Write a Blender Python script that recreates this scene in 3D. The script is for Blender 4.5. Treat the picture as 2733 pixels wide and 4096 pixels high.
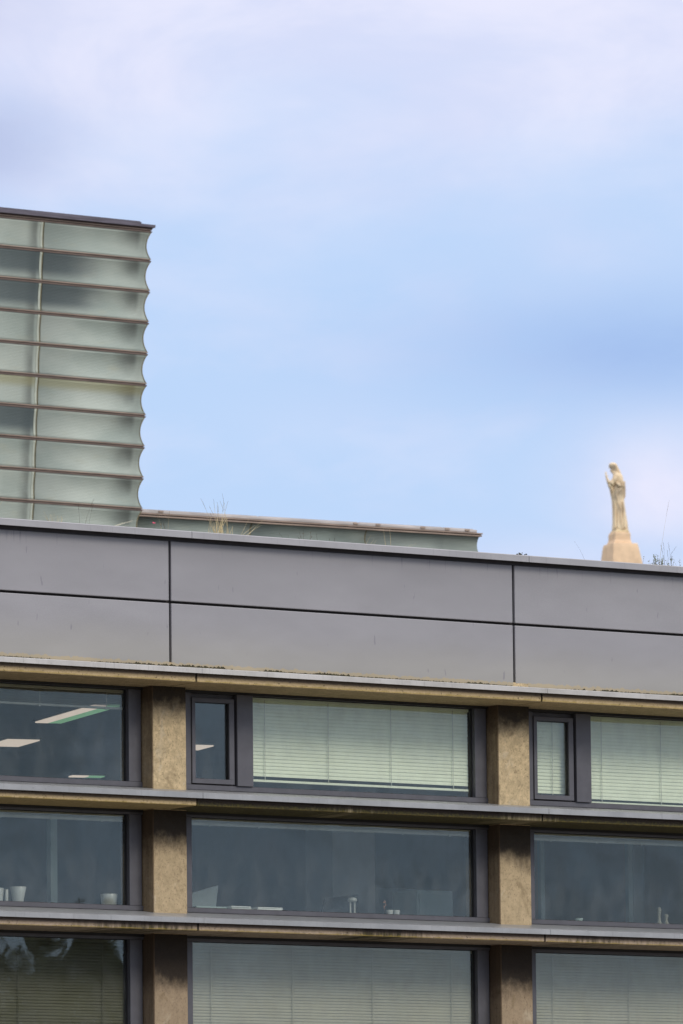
import bpy, bmesh, math, random
from mathutils import Vector, Matrix, noise

scene = bpy.context.scene
for o in list(bpy.data.objects):
    bpy.data.objects.remove(o)

# ------------------------------------------------------------------ camera
cam_d = bpy.data.cameras.new('camera')
cam = bpy.data.objects.new('camera', cam_d)
scene.collection.objects.link(cam)
scene.camera = cam
FW = Vector((0.5602093, 0.81901944, 0.12398666))
RT = Vector((0.82604829, -0.56351161, -0.00994436))
UP = Vector((-0.0617233, -0.10798989, 0.99223405))
m = Matrix((RT, UP, -FW)).transposed().to_4x4()
m.translation = Vector((-35.7581, -55.3, 1.6))
cam.matrix_world = m
cam_d.sensor_fit = 'VERTICAL'
cam_d.sensor_height = 24.0
cam_d.sensor_width = 16.0
cam_d.lens = 27000.0 / 4096.0 * 24.0
cam_d.clip_start = 0.5
cam_d.clip_end = 9000
cam_d.dof.use_dof = True
cam_d.dof.focus_distance = 67.3
cam_d.dof.aperture_fstop = 6.3

# ------------------------------------------------------------------ world
SUN_EL, SUN_AZ = math.radians(33), math.radians(165)     # azimuth clockwise from +Y
world = bpy.data.worlds.new('World')
scene.world = world
world.use_nodes = True
nt = world.node_tree
nt.nodes.clear()


def N(t, kind, **kw):
    n = t.nodes.new(kind)
    for k, v in kw.items():
        setattr(n, k, v)
    return n


def mth(t, op, a, b=None, c=None, clamp=False):
    n = t.nodes.new('ShaderNodeMath')
    n.operation = op
    n.use_clamp = clamp
    for i, v in enumerate((a, b, c)):
        if v is None:
            continue
        if isinstance(v, (int, float)):
            n.inputs[i].default_value = v
        else:
            t.links.new(v, n.inputs[i])
    return n.outputs[0]


def smooth(t, v, lo, hi):
    n = t.nodes.new('ShaderNodeMapRange')
    n.interpolation_type = 'SMOOTHSTEP'
    t.links.new(v, n.inputs['Value'])
    n.inputs['From Min'].default_value = lo
    n.inputs['From Max'].default_value = hi
    return n.outputs['Result']


def mixc(t, fac, a, b, blend='MIX'):
    n = t.nodes.new('ShaderNodeMix')
    n.data_type = 'RGBA'
    n.blend_type = blend
    for key, v in ((0, fac), (6, a), (7, b)):
        if isinstance(v, (int, float)):
            n.inputs[key].default_value = v
        elif isinstance(v, (tuple, list)):
            n.inputs[key].default_value = (v[0], v[1], v[2], 1)
        else:
            t.links.new(v, n.inputs[key])
    return n.outputs[2]


def vmath(t, op, a, b=None):
    n = t.nodes.new('ShaderNodeVectorMath')
    n.operation = op
    for i, v in enumerate((a, b)):
        if v is None:
            continue
        if isinstance(v, (tuple, list)):
            n.inputs[i].default_value = v
        else:
            t.links.new(v, n.inputs[i])
    return n


def noise_tex(t, vec, scale, detail=4, rough=0.55, dist=0.0):
    n = t.nodes.new('ShaderNodeTexNoise')
    n.inputs['Scale'].default_value = scale
    n.inputs['Detail'].default_value = detail
    n.inputs['Roughness'].default_value = rough
    n.inputs['Distortion'].default_value = dist
    if vec is not None:
        t.links.new(vec, n.inputs['Vector'])
    return n.outputs[0]


SKY_STRENGTH = 0.1
tc = N(nt, 'ShaderNodeTexCoord')
sky = N(nt, 'ShaderNodeTexSky', sky_type='NISHITA', sun_disc=False)
sky.sun_elevation = SUN_EL
sky.sun_rotation = SUN_AZ
sky.air_density = 1.0
sky.dust_density = 1.5
sky.ozone_density = 1.5
dirv = vmath(nt, 'NORMALIZE', tc.outputs['Generated']).outputs[0]
sep = N(nt, 'ShaderNodeSeparateXYZ')
nt.links.new(dirv, sep.inputs[0])
el = mth(nt, 'MULTIPLY', mth(nt, 'ARCSINE', sep.outputs[2]), 57.2958)
ru = vmath(nt, 'DOT_PRODUCT', dirv, (0.826, -0.5635, 0.0)).outputs['Value']
az = mth(nt, 'MULTIPLY', ru, 57.2958)


def blob(u, e, su, se):
    a = mth(nt, 'DIVIDE', mth(nt, 'SUBTRACT', az, u), su)
    b = mth(nt, 'DIVIDE', mth(nt, 'SUBTRACT', el, e), se)
    r = mth(nt, 'ADD', mth(nt, 'MULTIPLY', a, a), mth(nt, 'MULTIPLY', b, b))
    fwd = smooth(nt, vmath(nt, 'DOT_PRODUCT', dirv, (0.56, 0.82, 0.0)).outputs['Value'], 0.5, 0.9)
    return mth(nt, 'MULTIPLY', mth(nt, 'EXPONENT', mth(nt, 'MULTIPLY', r, -1.0)), fwd)


stretch = vmath(nt, 'MULTIPLY', dirv, (1.0, 1.0, 2.2)).outputs[0]
n1 = noise_tex(nt, stretch, 14.0, 5, 0.5, 0.3)
n2 = noise_tex(nt, stretch, 38.0, 5, 0.55, 0.2)
warp = mth(nt, 'MULTIPLY_ADD', mth(nt, 'SUBTRACT', n1, 0.5), 3.4,
           mth(nt, 'MULTIPLY', mth(nt, 'SUBTRACT', n2, 0.5), 0.8))
elw = mth(nt, 'ADD', el, warp)
lid = smooth(nt, elw, 9.0, 11.3)
low = mth(nt, 'MULTIPLY', smooth(nt, n2, 0.38, 0.75), 0.30)
c1 = mth(nt, 'MULTIPLY', blob(2.8, 7.3, 0.8, 0.6), mth(nt, 'MULTIPLY_ADD', n2, 0.9, 0.55))
c2 = mth(nt, 'MULTIPLY', blob(1.9, 6.6, 1.8, 0.35), 0.6)
c3 = mth(nt, 'MULTIPLY', blob(0.1, 7.9, 0.9, 0.3), 0.18)
cov = mth(nt, 'MAXIMUM', mth(nt, 'MAXIMUM', lid, low), mth(nt, 'MAXIMUM', mth(nt, 'MAXIMUM', c1, c2), c3), clamp=True)
# blue strip between the horizon and the cloud sheet: the physical sky, veiled by thin high haze
blue = mixc(nt, 0.86, sky.outputs[0], (5.45, 7.25, 10.3))
n3 = noise_tex(nt, stretch, 22.0, 5, 0.6, 0.4)
cloudc = mixc(nt, smooth(nt, n3, 0.34, 0.64), (6.9, 7.4, 9.6), (8.1, 8.25, 10.0))
col = mixc(nt, cov, blue, cloudc)
dk = mth(nt, 'MAXIMUM', mth(nt, 'MULTIPLY', blob(2.9, 8.5, 2.1, 0.5), 0.85),
         mth(nt, 'MULTIPLY', blob(-3.05, 10.3, 0.75, 0.38), 1.0))
dk = mth(nt, 'MAXIMUM', dk, mth(nt, 'MULTIPLY', blob(-3.2, 11.5, 0.8, 0.4), 0.6))
dk = mth(nt, 'MULTIPLY', dk, mth(nt, 'MULTIPLY_ADD', n2, 1.1, 0.4), clamp=True)
col = mixc(nt, dk, col, mixc(nt, smooth(nt, az, -1.5, 0.5), (4.6, 5.3, 7.8), (3.5, 5.1, 8.5)))
zen = mth(nt, 'MULTIPLY_ADD', mth(nt, 'MAXIMUM', mth(nt, 'SUBTRACT', sep.outputs[2], 0.2), 0.0), 1.3, 1.0)
# a grey-white sheet overhead, streaky low cloud near the horizon
col = mixc(nt, smooth(nt, el, 13.0, 26.0), col, (7.9, 7.8, 8.3))
lowb = mth(nt, 'MULTIPLY', mth(nt, 'SUBTRACT', 1.0, smooth(nt, el, 5.6, 6.6)), smooth(nt, n3, 0.40, 0.62))
col = mixc(nt, mth(nt, 'MULTIPLY', lowb, 0.55), col, (3.4, 4.2, 5.2))
zc = N(nt, 'ShaderNodeCombineXYZ')
for i_ in range(3):
    nt.links.new(zen, zc.inputs[i_])
col = mixc(nt, 1.0, col, zc.outputs[0], 'MULTIPLY')
bg = N(nt, 'ShaderNodeBackground')
bg.inputs['Strength'].default_value = SKY_STRENGTH
nt.links.new(col, bg.inputs['Color'])
out = N(nt, 'ShaderNodeOutputWorld')
nt.links.new(bg.outputs[0], out.inputs['Surface'])

# ------------------------------------------------------------------ sun (thin overcast)
sd = bpy.data.lights.new('sun', 'SUN')
sd.energy = 1.25
sd.angle = math.radians(18)
sd.color = (1.0, 0.93, 0.82)
sun = bpy.data.objects.new('sun', sd)
scene.collection.objects.link(sun)
sv = Vector((math.sin(SUN_AZ) * math.cos(SUN_EL), math.cos(SUN_AZ) * math.cos(SUN_EL), math.sin(SUN_EL)))
sun.rotation_euler = sv.to_track_quat('Z', 'Y').to_euler()

scene.view_settings.view_transform = 'Standard'
scene.view_settings.look = 'None'
scene.view_settings.exposure = 0.0
scene.view_settings.gamma = 1.0
scene.view_settings.use_curve_mapping = False
scene.render.engine = 'CYCLES'
scene.cycles.use_denoising = True
scene.cycles.max_bounces = 10
scene.cycles.transparent_max_bounces = 16
scene.cycles.caustics_reflective = False
scene.cycles.caustics_refractive = False

# ------------------------------------------------------------------ helpers
COL = scene.collection
R = random.Random(7)


def link(o, parent=None):
    COL.objects.link(o)
    if parent is not None:
        o.parent = parent
    return o


def empty(name, loc, label, cat, group=None):
    o = bpy.data.objects.new(name, None)
    o.empty_display_size = 0.2
    o.location = loc
    o['label'] = label
    o['category'] = cat
    if group:
        o['group'] = group
    return link(o)


class MB:
    def __init__(self):
        self.v, self.f = [], []

    def add(self, vs, fs):
        b = len(self.v)
        self.v += [tuple(p) for p in vs]
        self.f += [tuple(b + i for i in q) for q in fs]
        return self

    def box(self, x0, x1, y0, y1, z0, z1):
        vs = [(x, y, z) for z in (z0, z1) for y in (y0, y1) for x in (x0, x1)]
        return self.add(vs, [(0, 2, 3, 1), (4, 5, 7, 6), (0, 1, 5, 4), (2, 6, 7, 3), (0, 4, 6, 2), (1, 3, 7, 5)])

    def prism(self, prof, x0, x1, seg=1):
        """profile of (y, z) points, anticlockwise seen from +X, extruded along X"""
        n = len(prof)
        vs = []
        for k in range(seg + 1):
            x = x0 + (x1 - x0) * k / seg
            vs += [(x, y, z) for y, z in prof]
        fs = []
        for k in range(seg):
            for i in range(n):
                j = (i + 1) % n
                fs.append((k * n + i, k * n + j, (k + 1) * n + j, (k + 1) * n + i))
        fs.append(tuple(range(n - 1, -1, -1)))
        fs.append(tuple(seg * n + i for i in range(n)))
        return self.add(vs, fs)

    def mesh(self, name, bevel=0.0, seg=1, smooth_=False):
        me = bpy.data.meshes.new(name)
        me.from_pydata(self.v, [], self.f)
        bm = bmesh.new()
        bm.from_mesh(me)
        bmesh.ops.recalc_face_normals(bm, faces=bm.faces)
        if bevel:
            bmesh.ops.bevel(bm, geom=list(bm.edges), offset=bevel, segments=seg, affect='EDGES', profile=0.6)
        bm.to_mesh(me)
        bm.free()
        if smooth_:
            for p in me.polygons:
                p.use_smooth = True
        return me

    def obj(self, name, mat, parent=None, bevel=0.0, seg=1, smooth_=False, **props):
        me = self.mesh(name, bevel, seg, smooth_)
        me.materials.append(mat)
        o = bpy.data.objects.new(name, me)
        link(o, parent)
        if parent is not None:
            o.location = -parent.location if parent.parent is None else Vector((0, 0, 0))
        for k, v in props.items():
            o[k] = v
        return o


def put(o, parent):
    """world-built mesh under a parent chain: keep world placement"""
    o.parent = parent
    return o


# ------------------------------------------------------------------ materials
def new_mat(name):
    mt = bpy.data.materials.new(name)
    mt.use_nodes = True
    t = mt.node_tree
    t.nodes.clear()
    o = N(t, 'ShaderNodeOutputMaterial')
    p = N(t, 'ShaderNodeBsdfPrincipled')
    t.links.new(p.outputs[0], o.inputs['Surface'])
    return mt, t, p, o


def wpos(t):
    return N(t, 'ShaderNodeNewGeometry').outputs['Position']


def setp(t, p, base, rough=0.6, metal=0.0, spec=0.5):
    if isinstance(base, tuple):
        p.inputs['Base Color'].default_value = (*base, 1)
    else:
        t.links.new(base, p.inputs['Base Color'])
    if isinstance(rough, float):
        p.inputs['Roughness'].default_value = rough
    else:
        t.links.new(rough, p.inputs['Roughness'])
    p.inputs['Metallic'].default_value = metal
    p.inputs['Specular IOR Level'].default_value = spec


def bump(t, p, h, dist, strength=1.0):
    b = N(t, 'ShaderNodeBump')
    b.inputs['Distance'].default_value = dist
    b.inputs['Strength'].default_value = strength
    t.links.new(h, b.inputs['Height'])
    t.links.new(b.outputs[0], p.inputs['Normal'])


def scl(t, v, s):
    return vmath(t, 'MULTIPLY', v, s).outputs[0]


def simple(name, base, rough=0.6, metal=0.0, var=0.15, scale=8.0, spec=0.5, stretch=(1, 1, 1), bmp=0.0):
    mt, t, p, o = new_mat(name)
    v = scl(t, wpos(t), stretch)
    n = noise_tex(t, v, scale, 5, 0.6)
    dark = tuple(c * (1 - var) for c in base)
    lite = tuple(min(1, c * (1 + var)) for c in base)
    setp(t, p, mixc(t, smooth(t, n, 0.3, 0.7), dark, lite), rough, metal, spec)
    if bmp:
        bump(t, p, noise_tex(t, v, scale * 6, 4), bmp)
    return mt


def panel_material():
    mt, t, p, o = new_mat('painted_panel')
    pos = wpos(t)
    s = N(t, 'ShaderNodeSeparateXYZ')
    t.links.new(pos, s.inputs[0])
    big = noise_tex(t, scl(t, pos, (0.7, 1, 1.3)), 1.1, 4, 0.6)
    fine = noise_tex(t, pos, 120.0, 2, 0.7)
    info = N(t, 'ShaderNodeObjectInfo')
    base = mixc(t, smooth(t, big, 0.3, 0.7), (0.288, 0.285, 0.302), (0.318, 0.314, 0.332))
    base = mixc(t, mth(t, 'MULTIPLY', smooth(t, fine, 0.35, 0.7), 0.22), base, (0.44, 0.435, 0.45))
    base = mixc(t, mth(t, 'MULTIPLY', info.outputs['Random'], 0.35), base, (0.27, 0.267, 0.287))
    # rain-washed grime, warmer towards the foot of the panels
    zz = mth(t, 'ADD', s.outputs[2], mth(t, 'MULTIPLY', mth(t, 'SUBTRACT', big, 0.5), 0.25))
    g = mth(t, 'SUBTRACT', 1.0, smooth(t, zz, 8.36, 8.85))
    base = mixc(t, mth(t, 'MULTIPLY', g, 0.7), base, (0.345, 0.335, 0.30))
    # thin run marks below the coping
    st = noise_tex(t, scl(t, pos, (26, 1, 1.2)), 1.0, 3, 0.5)
    band = mth(t, 'MULTIPLY', smooth(t, s.outputs[2], 9.40, 9.54), smooth(t, st, 0.62, 0.70))
    base = mixc(t, mth(t, 'MULTIPLY', band, 0.5), base, (0.16, 0.155, 0.18))
    sc = noise_tex(t, scl(t, pos, (14, 1, 3.5)), 1.3, 2, 0.5)
    base = mixc(t, mth(t, 'MULTIPLY', smooth(t, sc, 0.70, 0.75), 0.55), base, (0.19, 0.18, 0.21))
    # flaking lime crust along the bottom edge
    edge = noise_tex(t, scl(t, pos, (9, 1, 3)), 1.6, 5, 0.6)
    ze = mth(t, 'SUBTRACT', s.outputs[2], mth(t, 'MULTIPLY', edge, 0.10))
    cr = mth(t, 'SUBTRACT', 1.0, smooth(t, ze, 8.302, 8.314))
    base = mixc(t, mth(t, 'MULTIPLY', cr, 0.8), base, (0.44, 0.36, 0.22))
    setp(t, p, base, 0.36, 0.0, 0.5)
    wav = noise_tex(t, scl(t, pos, (0.9, 1, 1.6)), 1.3, 2, 0.4)
    bump(t, p, mth(t, 'ADD', mth(t, 'MULTIPLY', fine, 0.05), wav), 0.02)
    return mt


def concrete_material(name, base, moss, tide_shade=False, seed=0.0):
    """board-marked precast concrete; moss 0..1 = how far the black and green growth has spread"""
    mt, t, p, o = new_mat(name)
    pos = vmath(t, 'ADD', wpos(t), (seed, seed * 0.3, 0)).outputs[0]
    s = N(t, 'ShaderNodeSeparateXYZ')
    t.links.new(wpos(t), s.inputs[0])
    n1 = noise_tex(t, pos, 13.0, 7, 0.7)
    n2 = noise_tex(t, pos, 42.0, 5, 0.7)
    c = mixc(t, smooth(t, n1, 0.3, 0.72), tuple(x * 0.74 for x in base), tuple(min(1, x * 1.12) for x in base))
    c = mixc(t, mth(t, 'MULTIPLY', smooth(t, n2, 0.50, 0.70), 0.7), c, tuple(x * 0.45 for x in base))
    pit = noise_tex(t, pos, 55.0, 2, 0.5)
    pits = smooth(t, pit, 0.66, 0.72)
    c = mixc(t, mth(t, 'MULTIPLY', pits, 0.75), c, (0.05, 0.04, 0.03))
    if moss > 0:
        runs = noise_tex(t, scl(t, pos, (14, 1, 2.0)), 1.5, 5, 0.65)
        area = noise_tex(t, scl(t, pos, (1, 0.2, 0.2)), 0.85, 3, 0.5)
        mm = mth(t, 'ADD', mth(t, 'MULTIPLY', runs, 0.5), mth(t, 'MULTIPLY', area, 0.9))
        thr = 1.02 - 0.5 * moss
        mf = smooth(t, mm, thr - 0.10, thr + 0.10)
        green = mixc(t, smooth(t, n2, 0.4, 0.7), (0.014, 0.014, 0.008), (0.10, 0.09, 0.02))
        c = mixc(t, mth(t, 'MULTIPLY', mf, 0.93), c, green)
    if tide_shade:
        # dirt stain plus painted ledge shade: top of each column lift near black
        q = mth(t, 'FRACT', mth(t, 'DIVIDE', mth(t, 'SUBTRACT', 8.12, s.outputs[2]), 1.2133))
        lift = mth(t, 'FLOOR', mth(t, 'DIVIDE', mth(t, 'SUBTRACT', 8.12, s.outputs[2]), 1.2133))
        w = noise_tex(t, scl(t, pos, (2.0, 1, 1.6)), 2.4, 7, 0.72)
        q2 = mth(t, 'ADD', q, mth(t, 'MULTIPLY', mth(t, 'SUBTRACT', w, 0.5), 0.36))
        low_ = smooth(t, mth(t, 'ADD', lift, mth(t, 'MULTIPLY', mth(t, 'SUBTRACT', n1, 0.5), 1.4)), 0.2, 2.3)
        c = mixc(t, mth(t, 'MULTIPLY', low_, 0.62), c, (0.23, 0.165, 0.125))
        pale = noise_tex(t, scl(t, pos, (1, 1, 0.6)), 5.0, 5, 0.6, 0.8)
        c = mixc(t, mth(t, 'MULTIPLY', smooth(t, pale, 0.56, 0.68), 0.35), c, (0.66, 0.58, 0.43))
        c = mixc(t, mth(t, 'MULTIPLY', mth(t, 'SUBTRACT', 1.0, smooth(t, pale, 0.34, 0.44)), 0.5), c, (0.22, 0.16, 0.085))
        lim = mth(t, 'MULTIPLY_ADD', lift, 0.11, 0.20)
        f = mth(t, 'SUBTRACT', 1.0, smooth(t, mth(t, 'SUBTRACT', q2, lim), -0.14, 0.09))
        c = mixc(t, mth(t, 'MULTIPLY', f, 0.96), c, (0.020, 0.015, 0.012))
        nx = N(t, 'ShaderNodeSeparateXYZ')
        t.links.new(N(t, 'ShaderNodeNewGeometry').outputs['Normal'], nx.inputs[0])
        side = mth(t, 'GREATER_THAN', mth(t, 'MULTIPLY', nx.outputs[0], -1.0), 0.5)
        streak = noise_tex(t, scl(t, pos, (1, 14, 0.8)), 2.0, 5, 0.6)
        c = mixc(t, mth(t, 'MULTIPLY', side, mth(t, 'MULTIPLY_ADD', streak, 0.8, 0.2)), c, (0.13, 0.085, 0.05))  # left-facing sides: shade put into the colour, broken by brown streaks
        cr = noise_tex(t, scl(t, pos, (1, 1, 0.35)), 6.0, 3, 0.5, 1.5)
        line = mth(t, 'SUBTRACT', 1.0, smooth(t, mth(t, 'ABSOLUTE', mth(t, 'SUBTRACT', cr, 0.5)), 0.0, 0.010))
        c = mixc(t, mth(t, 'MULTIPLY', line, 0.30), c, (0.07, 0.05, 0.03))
    if moss > 0:
        hh = mth(t, 'MULTIPLY', mth(t, 'FRACT', mth(t, 'DIVIDE', mth(t, 'SUBTRACT', s.outputs[2], 3.2704), 1.2133)), 1.2133)
        hn = mth(t, 'MULTIPLY_ADD', mth(t, 'SUBTRACT', n1, 0.5), 0.05, hh)
        lip_shade = mth(t, 'MULTIPLY', smooth(t, hn, 0.016, 0.062), mth(t, 'SUBTRACT', 1.0, smooth(t, hh, 0.14, 0.16)))  # shade under the cap lip painted into the concrete, edge broken by noise
        c = mixc(t, mth(t, 'MULTIPLY', lip_shade, 0.84), c, (0.060, 0.043, 0.042))
        li = mth(t, 'MULTIPLY', smooth(t, hh, 0.0015, 0.004), mth(t, 'SUBTRACT', 1.0, smooth(t, hn, 0.006, 0.020)))
        c = mixc(t, mth(t, 'MULTIPLY', li, 0.55 if moss < 0.9 else 0.15), c, (0.42, 0.31, 0.07))
    setp(t, p, c, 0.85, 0.0, 0.3)
    h = mth(t, 'SUBTRACT', n2, mth(t, 'MULTIPLY', pits, 0.8))
    bump(t, p, h, 0.006)
    return mt


def metal_cap_material(name, a, b, rough=0.38):
    mt, t, p, o = new_mat(name)
    pos = wpos(t)
    n = noise_tex(t, scl(t, pos, (0.8, 1, 1)), 3.0, 5, 0.65)
    st = noise_tex(t, scl(t, pos, (30, 1, 2)), 1.5, 3, 0.5)
    c = mixc(t, smooth(t, n, 0.3, 0.7), a, b)
    c = mixc(t, mth(t, 'MULTIPLY', smooth(t, st, 0.58, 0.72), 0.3), c, tuple(x * 0.62 for x in a))
    sp = noise_tex(t, pos, 60.0, 2, 0.5)
    c = mixc(t, mth(t, 'MULTIPLY', smooth(t, sp, 0.71, 0.76), 0.5), c, tuple(x * 0.3 for x in a))
    setp(t, p, c, rough, 0.25, 0.5)
    return mt


def glass_material():
    mt = bpy.data.materials.new('window_glass')
    mt.use_nodes = True
    t = mt.node_tree
    t.nodes.clear()
    o = N(t, 'ShaderNodeOutputMaterial')
    lw = N(t, 'ShaderNodeLayerWeight')
    lw.inputs['Blend'].default_value = 0.5
    f5 = mth(t, 'POWER', lw.outputs['Facing'], 5.0)
    fac = mth(t, 'MULTIPLY_ADD', f5, 0.93, 0.05, clamp=True)
    tr = N(t, 'ShaderNodeBsdfTransparent')
    tr.inputs[0].default_value = (0.985, 0.995, 0.975, 1)
    gl = N(t, 'ShaderNodeBsdfGlossy')
    gl.inputs['Roughness'].default_value = 0.015
    gl.inputs['Color'].default_value = (0.88, 0.99, 1.0, 1)
    # faint dust and dried rain on the outer face
    pos = wpos(t)
    d = noise_tex(t, scl(t, pos, (1, 1, 0.5)), 7.0, 5, 0.65)
    bmp = N(t, 'ShaderNodeBump')
    bmp.inputs['Distance'].default_value = 0.004
    info = N(t, 'ShaderNodeObjectInfo')
    cmb = N(t, 'ShaderNodeCombineXYZ')
    t.links.new(mth(t, 'MULTIPLY', info.outputs['Random'], 30.0), cmb.inputs[0])
    wv = noise_tex(t, vmath(t, 'ADD', pos, cmb.outputs[0]).outputs[0], 1.3, 2, 0.4)
    t.links.new(wv, bmp.inputs['Height'])
    t.links.new(bmp.outputs[0], gl.inputs['Normal'])
    df = N(t, 'ShaderNodeBsdfDiffuse')
    df.inputs[0].default_value = (0.5, 0.52, 0.5, 1)
    m1 = N(t, 'ShaderNodeMixShader')
    t.links.new(fac, m1.inputs[0])
    t.links.new(tr.outputs[0], m1.inputs[1])
    t.links.new(gl.outputs[0], m1.inputs[2])
    m2 = N(t, 'ShaderNodeMixShader')
    t.links.new(mth(t, 'MULTIPLY', smooth(t, d, 0.3, 0.8), 0.05), m2.inputs[0])
    t.links.new(m1.outputs[0], m2.inputs[1])
    t.links.new(df.outputs[0], m2.inputs[2])
    t.links.new(m2.outputs[0], o.inputs['Surface'])
    return mt


def tower_glass_material(name, dirty=0.0):
    """ribbed translucent cast glass, lit from the sky, dim structure behind it"""
    mt, t, p, o = new_mat(name)
    pos = wpos(t)
    s = N(t, 'ShaderNodeSeparateXYZ')
    t.links.new(pos, s.inputs[0])
    info = N(t, 'ShaderNodeObjectInfo')
    off = N(t, 'ShaderNodeCombineXYZ')
    t.links.new(mth(t, 'MULTIPLY', info.outputs['Random'], 40.0), off.inputs[0])
    pp = vmath(t, 'ADD', scl(t, pos, (0.55, 0.3, 1.1)), off.outputs[0]).outputs[0]
    n = noise_tex(t, pp, 1.1, 4, 0.5)
    c = mixc(t, smooth(t, n, 0.34, 0.64), (0.335, 0.395, 0.35), (0.45, 0.505, 0.445))
    n2 = noise_tex(t, scl(t, pos, (0.8, 0.5, 2.5)), 2.0, 4, 0.6)
    c = mixc(t, mth(t, 'MULTIPLY', smooth(t, n2, 0.55, 0.8), 0.3), c, (0.42, 0.41, 0.28))
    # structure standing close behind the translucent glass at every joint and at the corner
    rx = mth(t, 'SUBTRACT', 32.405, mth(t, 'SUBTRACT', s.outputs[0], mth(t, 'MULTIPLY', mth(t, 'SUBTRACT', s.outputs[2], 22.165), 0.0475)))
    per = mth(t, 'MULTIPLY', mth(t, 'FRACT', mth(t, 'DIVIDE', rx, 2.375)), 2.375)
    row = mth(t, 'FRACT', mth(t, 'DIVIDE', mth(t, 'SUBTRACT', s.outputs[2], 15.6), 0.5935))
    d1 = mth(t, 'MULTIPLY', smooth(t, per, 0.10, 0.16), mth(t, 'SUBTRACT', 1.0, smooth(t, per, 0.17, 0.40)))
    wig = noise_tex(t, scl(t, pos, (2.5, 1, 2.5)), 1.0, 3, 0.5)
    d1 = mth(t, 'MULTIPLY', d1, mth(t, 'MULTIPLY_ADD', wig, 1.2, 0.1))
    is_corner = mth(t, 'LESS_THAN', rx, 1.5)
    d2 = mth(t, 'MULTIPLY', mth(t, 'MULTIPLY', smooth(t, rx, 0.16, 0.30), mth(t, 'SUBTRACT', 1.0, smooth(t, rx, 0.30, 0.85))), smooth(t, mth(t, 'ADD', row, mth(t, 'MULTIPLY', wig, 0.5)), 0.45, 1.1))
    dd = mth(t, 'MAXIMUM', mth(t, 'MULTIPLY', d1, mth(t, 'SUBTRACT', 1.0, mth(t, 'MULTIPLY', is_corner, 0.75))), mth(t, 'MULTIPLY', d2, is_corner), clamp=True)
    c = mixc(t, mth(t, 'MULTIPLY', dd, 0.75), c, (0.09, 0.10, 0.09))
    if dirty:
        blot = noise_tex(t, scl(t, pos, (0.35, 0.3, 1.2)), 1.3, 3, 0.5)
        fade = mth(t, 'MULTIPLY', smooth(t, mth(t, 'ADD', rx, mth(t, 'MULTIPLY', blot, 1.2)), 1.2, 2.3), smooth(t, row, 0.02, 0.5)) if dirty > 0.7 else smooth(t, blot, 0.3, 0.6)
        c = mixc(t, mth(t, 'MULTIPLY', fade, dirty), c, (0.07, 0.095, 0.10))
    mossy = mth(t, 'MULTIPLY', smooth(t, s.outputs[2], 19.50, 19.66), mth(t, 'SUBTRACT', 1.0, smooth(t, s.outputs[2], 19.78, 19.80)))
    c = mixc(t, mth(t, 'MULTIPLY', mossy, 0.6), c, (0.36, 0.34, 0.16))
    rib = mth(t, 'SINE', mth(t, 'MULTIPLY', s.outputs[2], 230.0))
    c = mixc(t, mth(t, 'MULTIPLY_ADD', rib, 0.05, 0.05), c, (0.12, 0.15, 0.15))
    setp(t, p, c, 0.5, 0.0, 0.4)
    bump(t, p, rib, 0.004, 0.5)
    return mt


M = {}
M['panel'] = panel_material()
M['coping'] = metal_cap_material('coping_metal', (0.34, 0.338, 0.35), (0.39, 0.388, 0.40), 0.42)
M['cap_top'] = metal_cap_material('ledge_cap_weathered', (0.42, 0.41, 0.39), (0.56, 0.55, 0.53), 0.5)
M['cap'] = metal_cap_material('ledge_cap_metal', (0.31, 0.32, 0.325), (0.40, 0.41, 0.415), 0.35)
M['frame'] = simple('grey_window_frame', (0.108, 0.107, 0.120), 0.42, 0.1, 0.10, 6.0)
M['frame_dark'] = simple('dark_folded_metal', (0.05, 0.048, 0.06), 0.5)
M['dark'] = simple('dark_joint_backing', (0.03, 0.027, 0.026), 0.9, 0, 0.3, 20)
M['gasket'] = simple('black_rubber', (0.012, 0.012, 0.013), 0.6)
M['fascia'] = concrete_material('ledge_concrete_clean', (0.56, 0.43, 0.24), 0.12, seed=1.0)
M['fascia_moss'] = concrete_material('ledge_concrete_mossy', (0.42, 0.35, 0.22), 1.0, seed=5.0)
M['fascia_spot'] = concrete_material('ledge_concrete_spotted', (0.47, 0.37, 0.27), 0.55, seed=11.0)
M['column'] = concrete_material('column_concrete', (0.64, 0.50, 0.295), 0, tide_shade=True, seed=2.0)
M['glass'] = glass_material()
M['blind'] = simple('pale_blind_slat', (0.80, 0.86, 0.67), 0.5, 0, 0.04, 3)
M['blind_olive'] = simple('olive_blind_slat', (0.075, 0.075, 0.04), 0.55, 0, 0.10, 2)
M['blind_grey'] = simple('grey_green_blind_slat', (0.36, 0.34, 0.25), 0.5, 0, 0.06, 2)
M['rail'] = simple('blind_rail_metal', (0.42, 0.43, 0.38), 0.4, 0.2, 0.08, 4)
M['cord'] = simple('blind_cord', (0.52, 0.54, 0.45), 0.8)
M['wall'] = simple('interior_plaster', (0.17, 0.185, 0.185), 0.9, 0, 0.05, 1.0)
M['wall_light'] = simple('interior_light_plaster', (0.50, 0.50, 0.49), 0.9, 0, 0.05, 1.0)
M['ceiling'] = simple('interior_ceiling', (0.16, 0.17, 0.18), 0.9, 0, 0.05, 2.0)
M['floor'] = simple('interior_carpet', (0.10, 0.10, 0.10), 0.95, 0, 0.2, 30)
M['white'] = simple('white_ceramic', (0.38, 0.40, 0.38), 0.35, 0, 0.04, 10)
M['paper'] = simple('white_paper', (0.72, 0.74, 0.70), 0.8, 0, 0.04, 10)
M['grey_plastic'] = simple('dark_grey_plastic', (0.03, 0.035, 0.04), 0.45)
M['cabinet'] = simple('pale_green_cabinet', (0.28, 0.36, 0.34), 0.6, 0, 0.06, 3)
M['partition'] = simple('grey_partition', (0.17, 0.20, 0.20), 0.85, 0, 0.1, 3)
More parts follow.
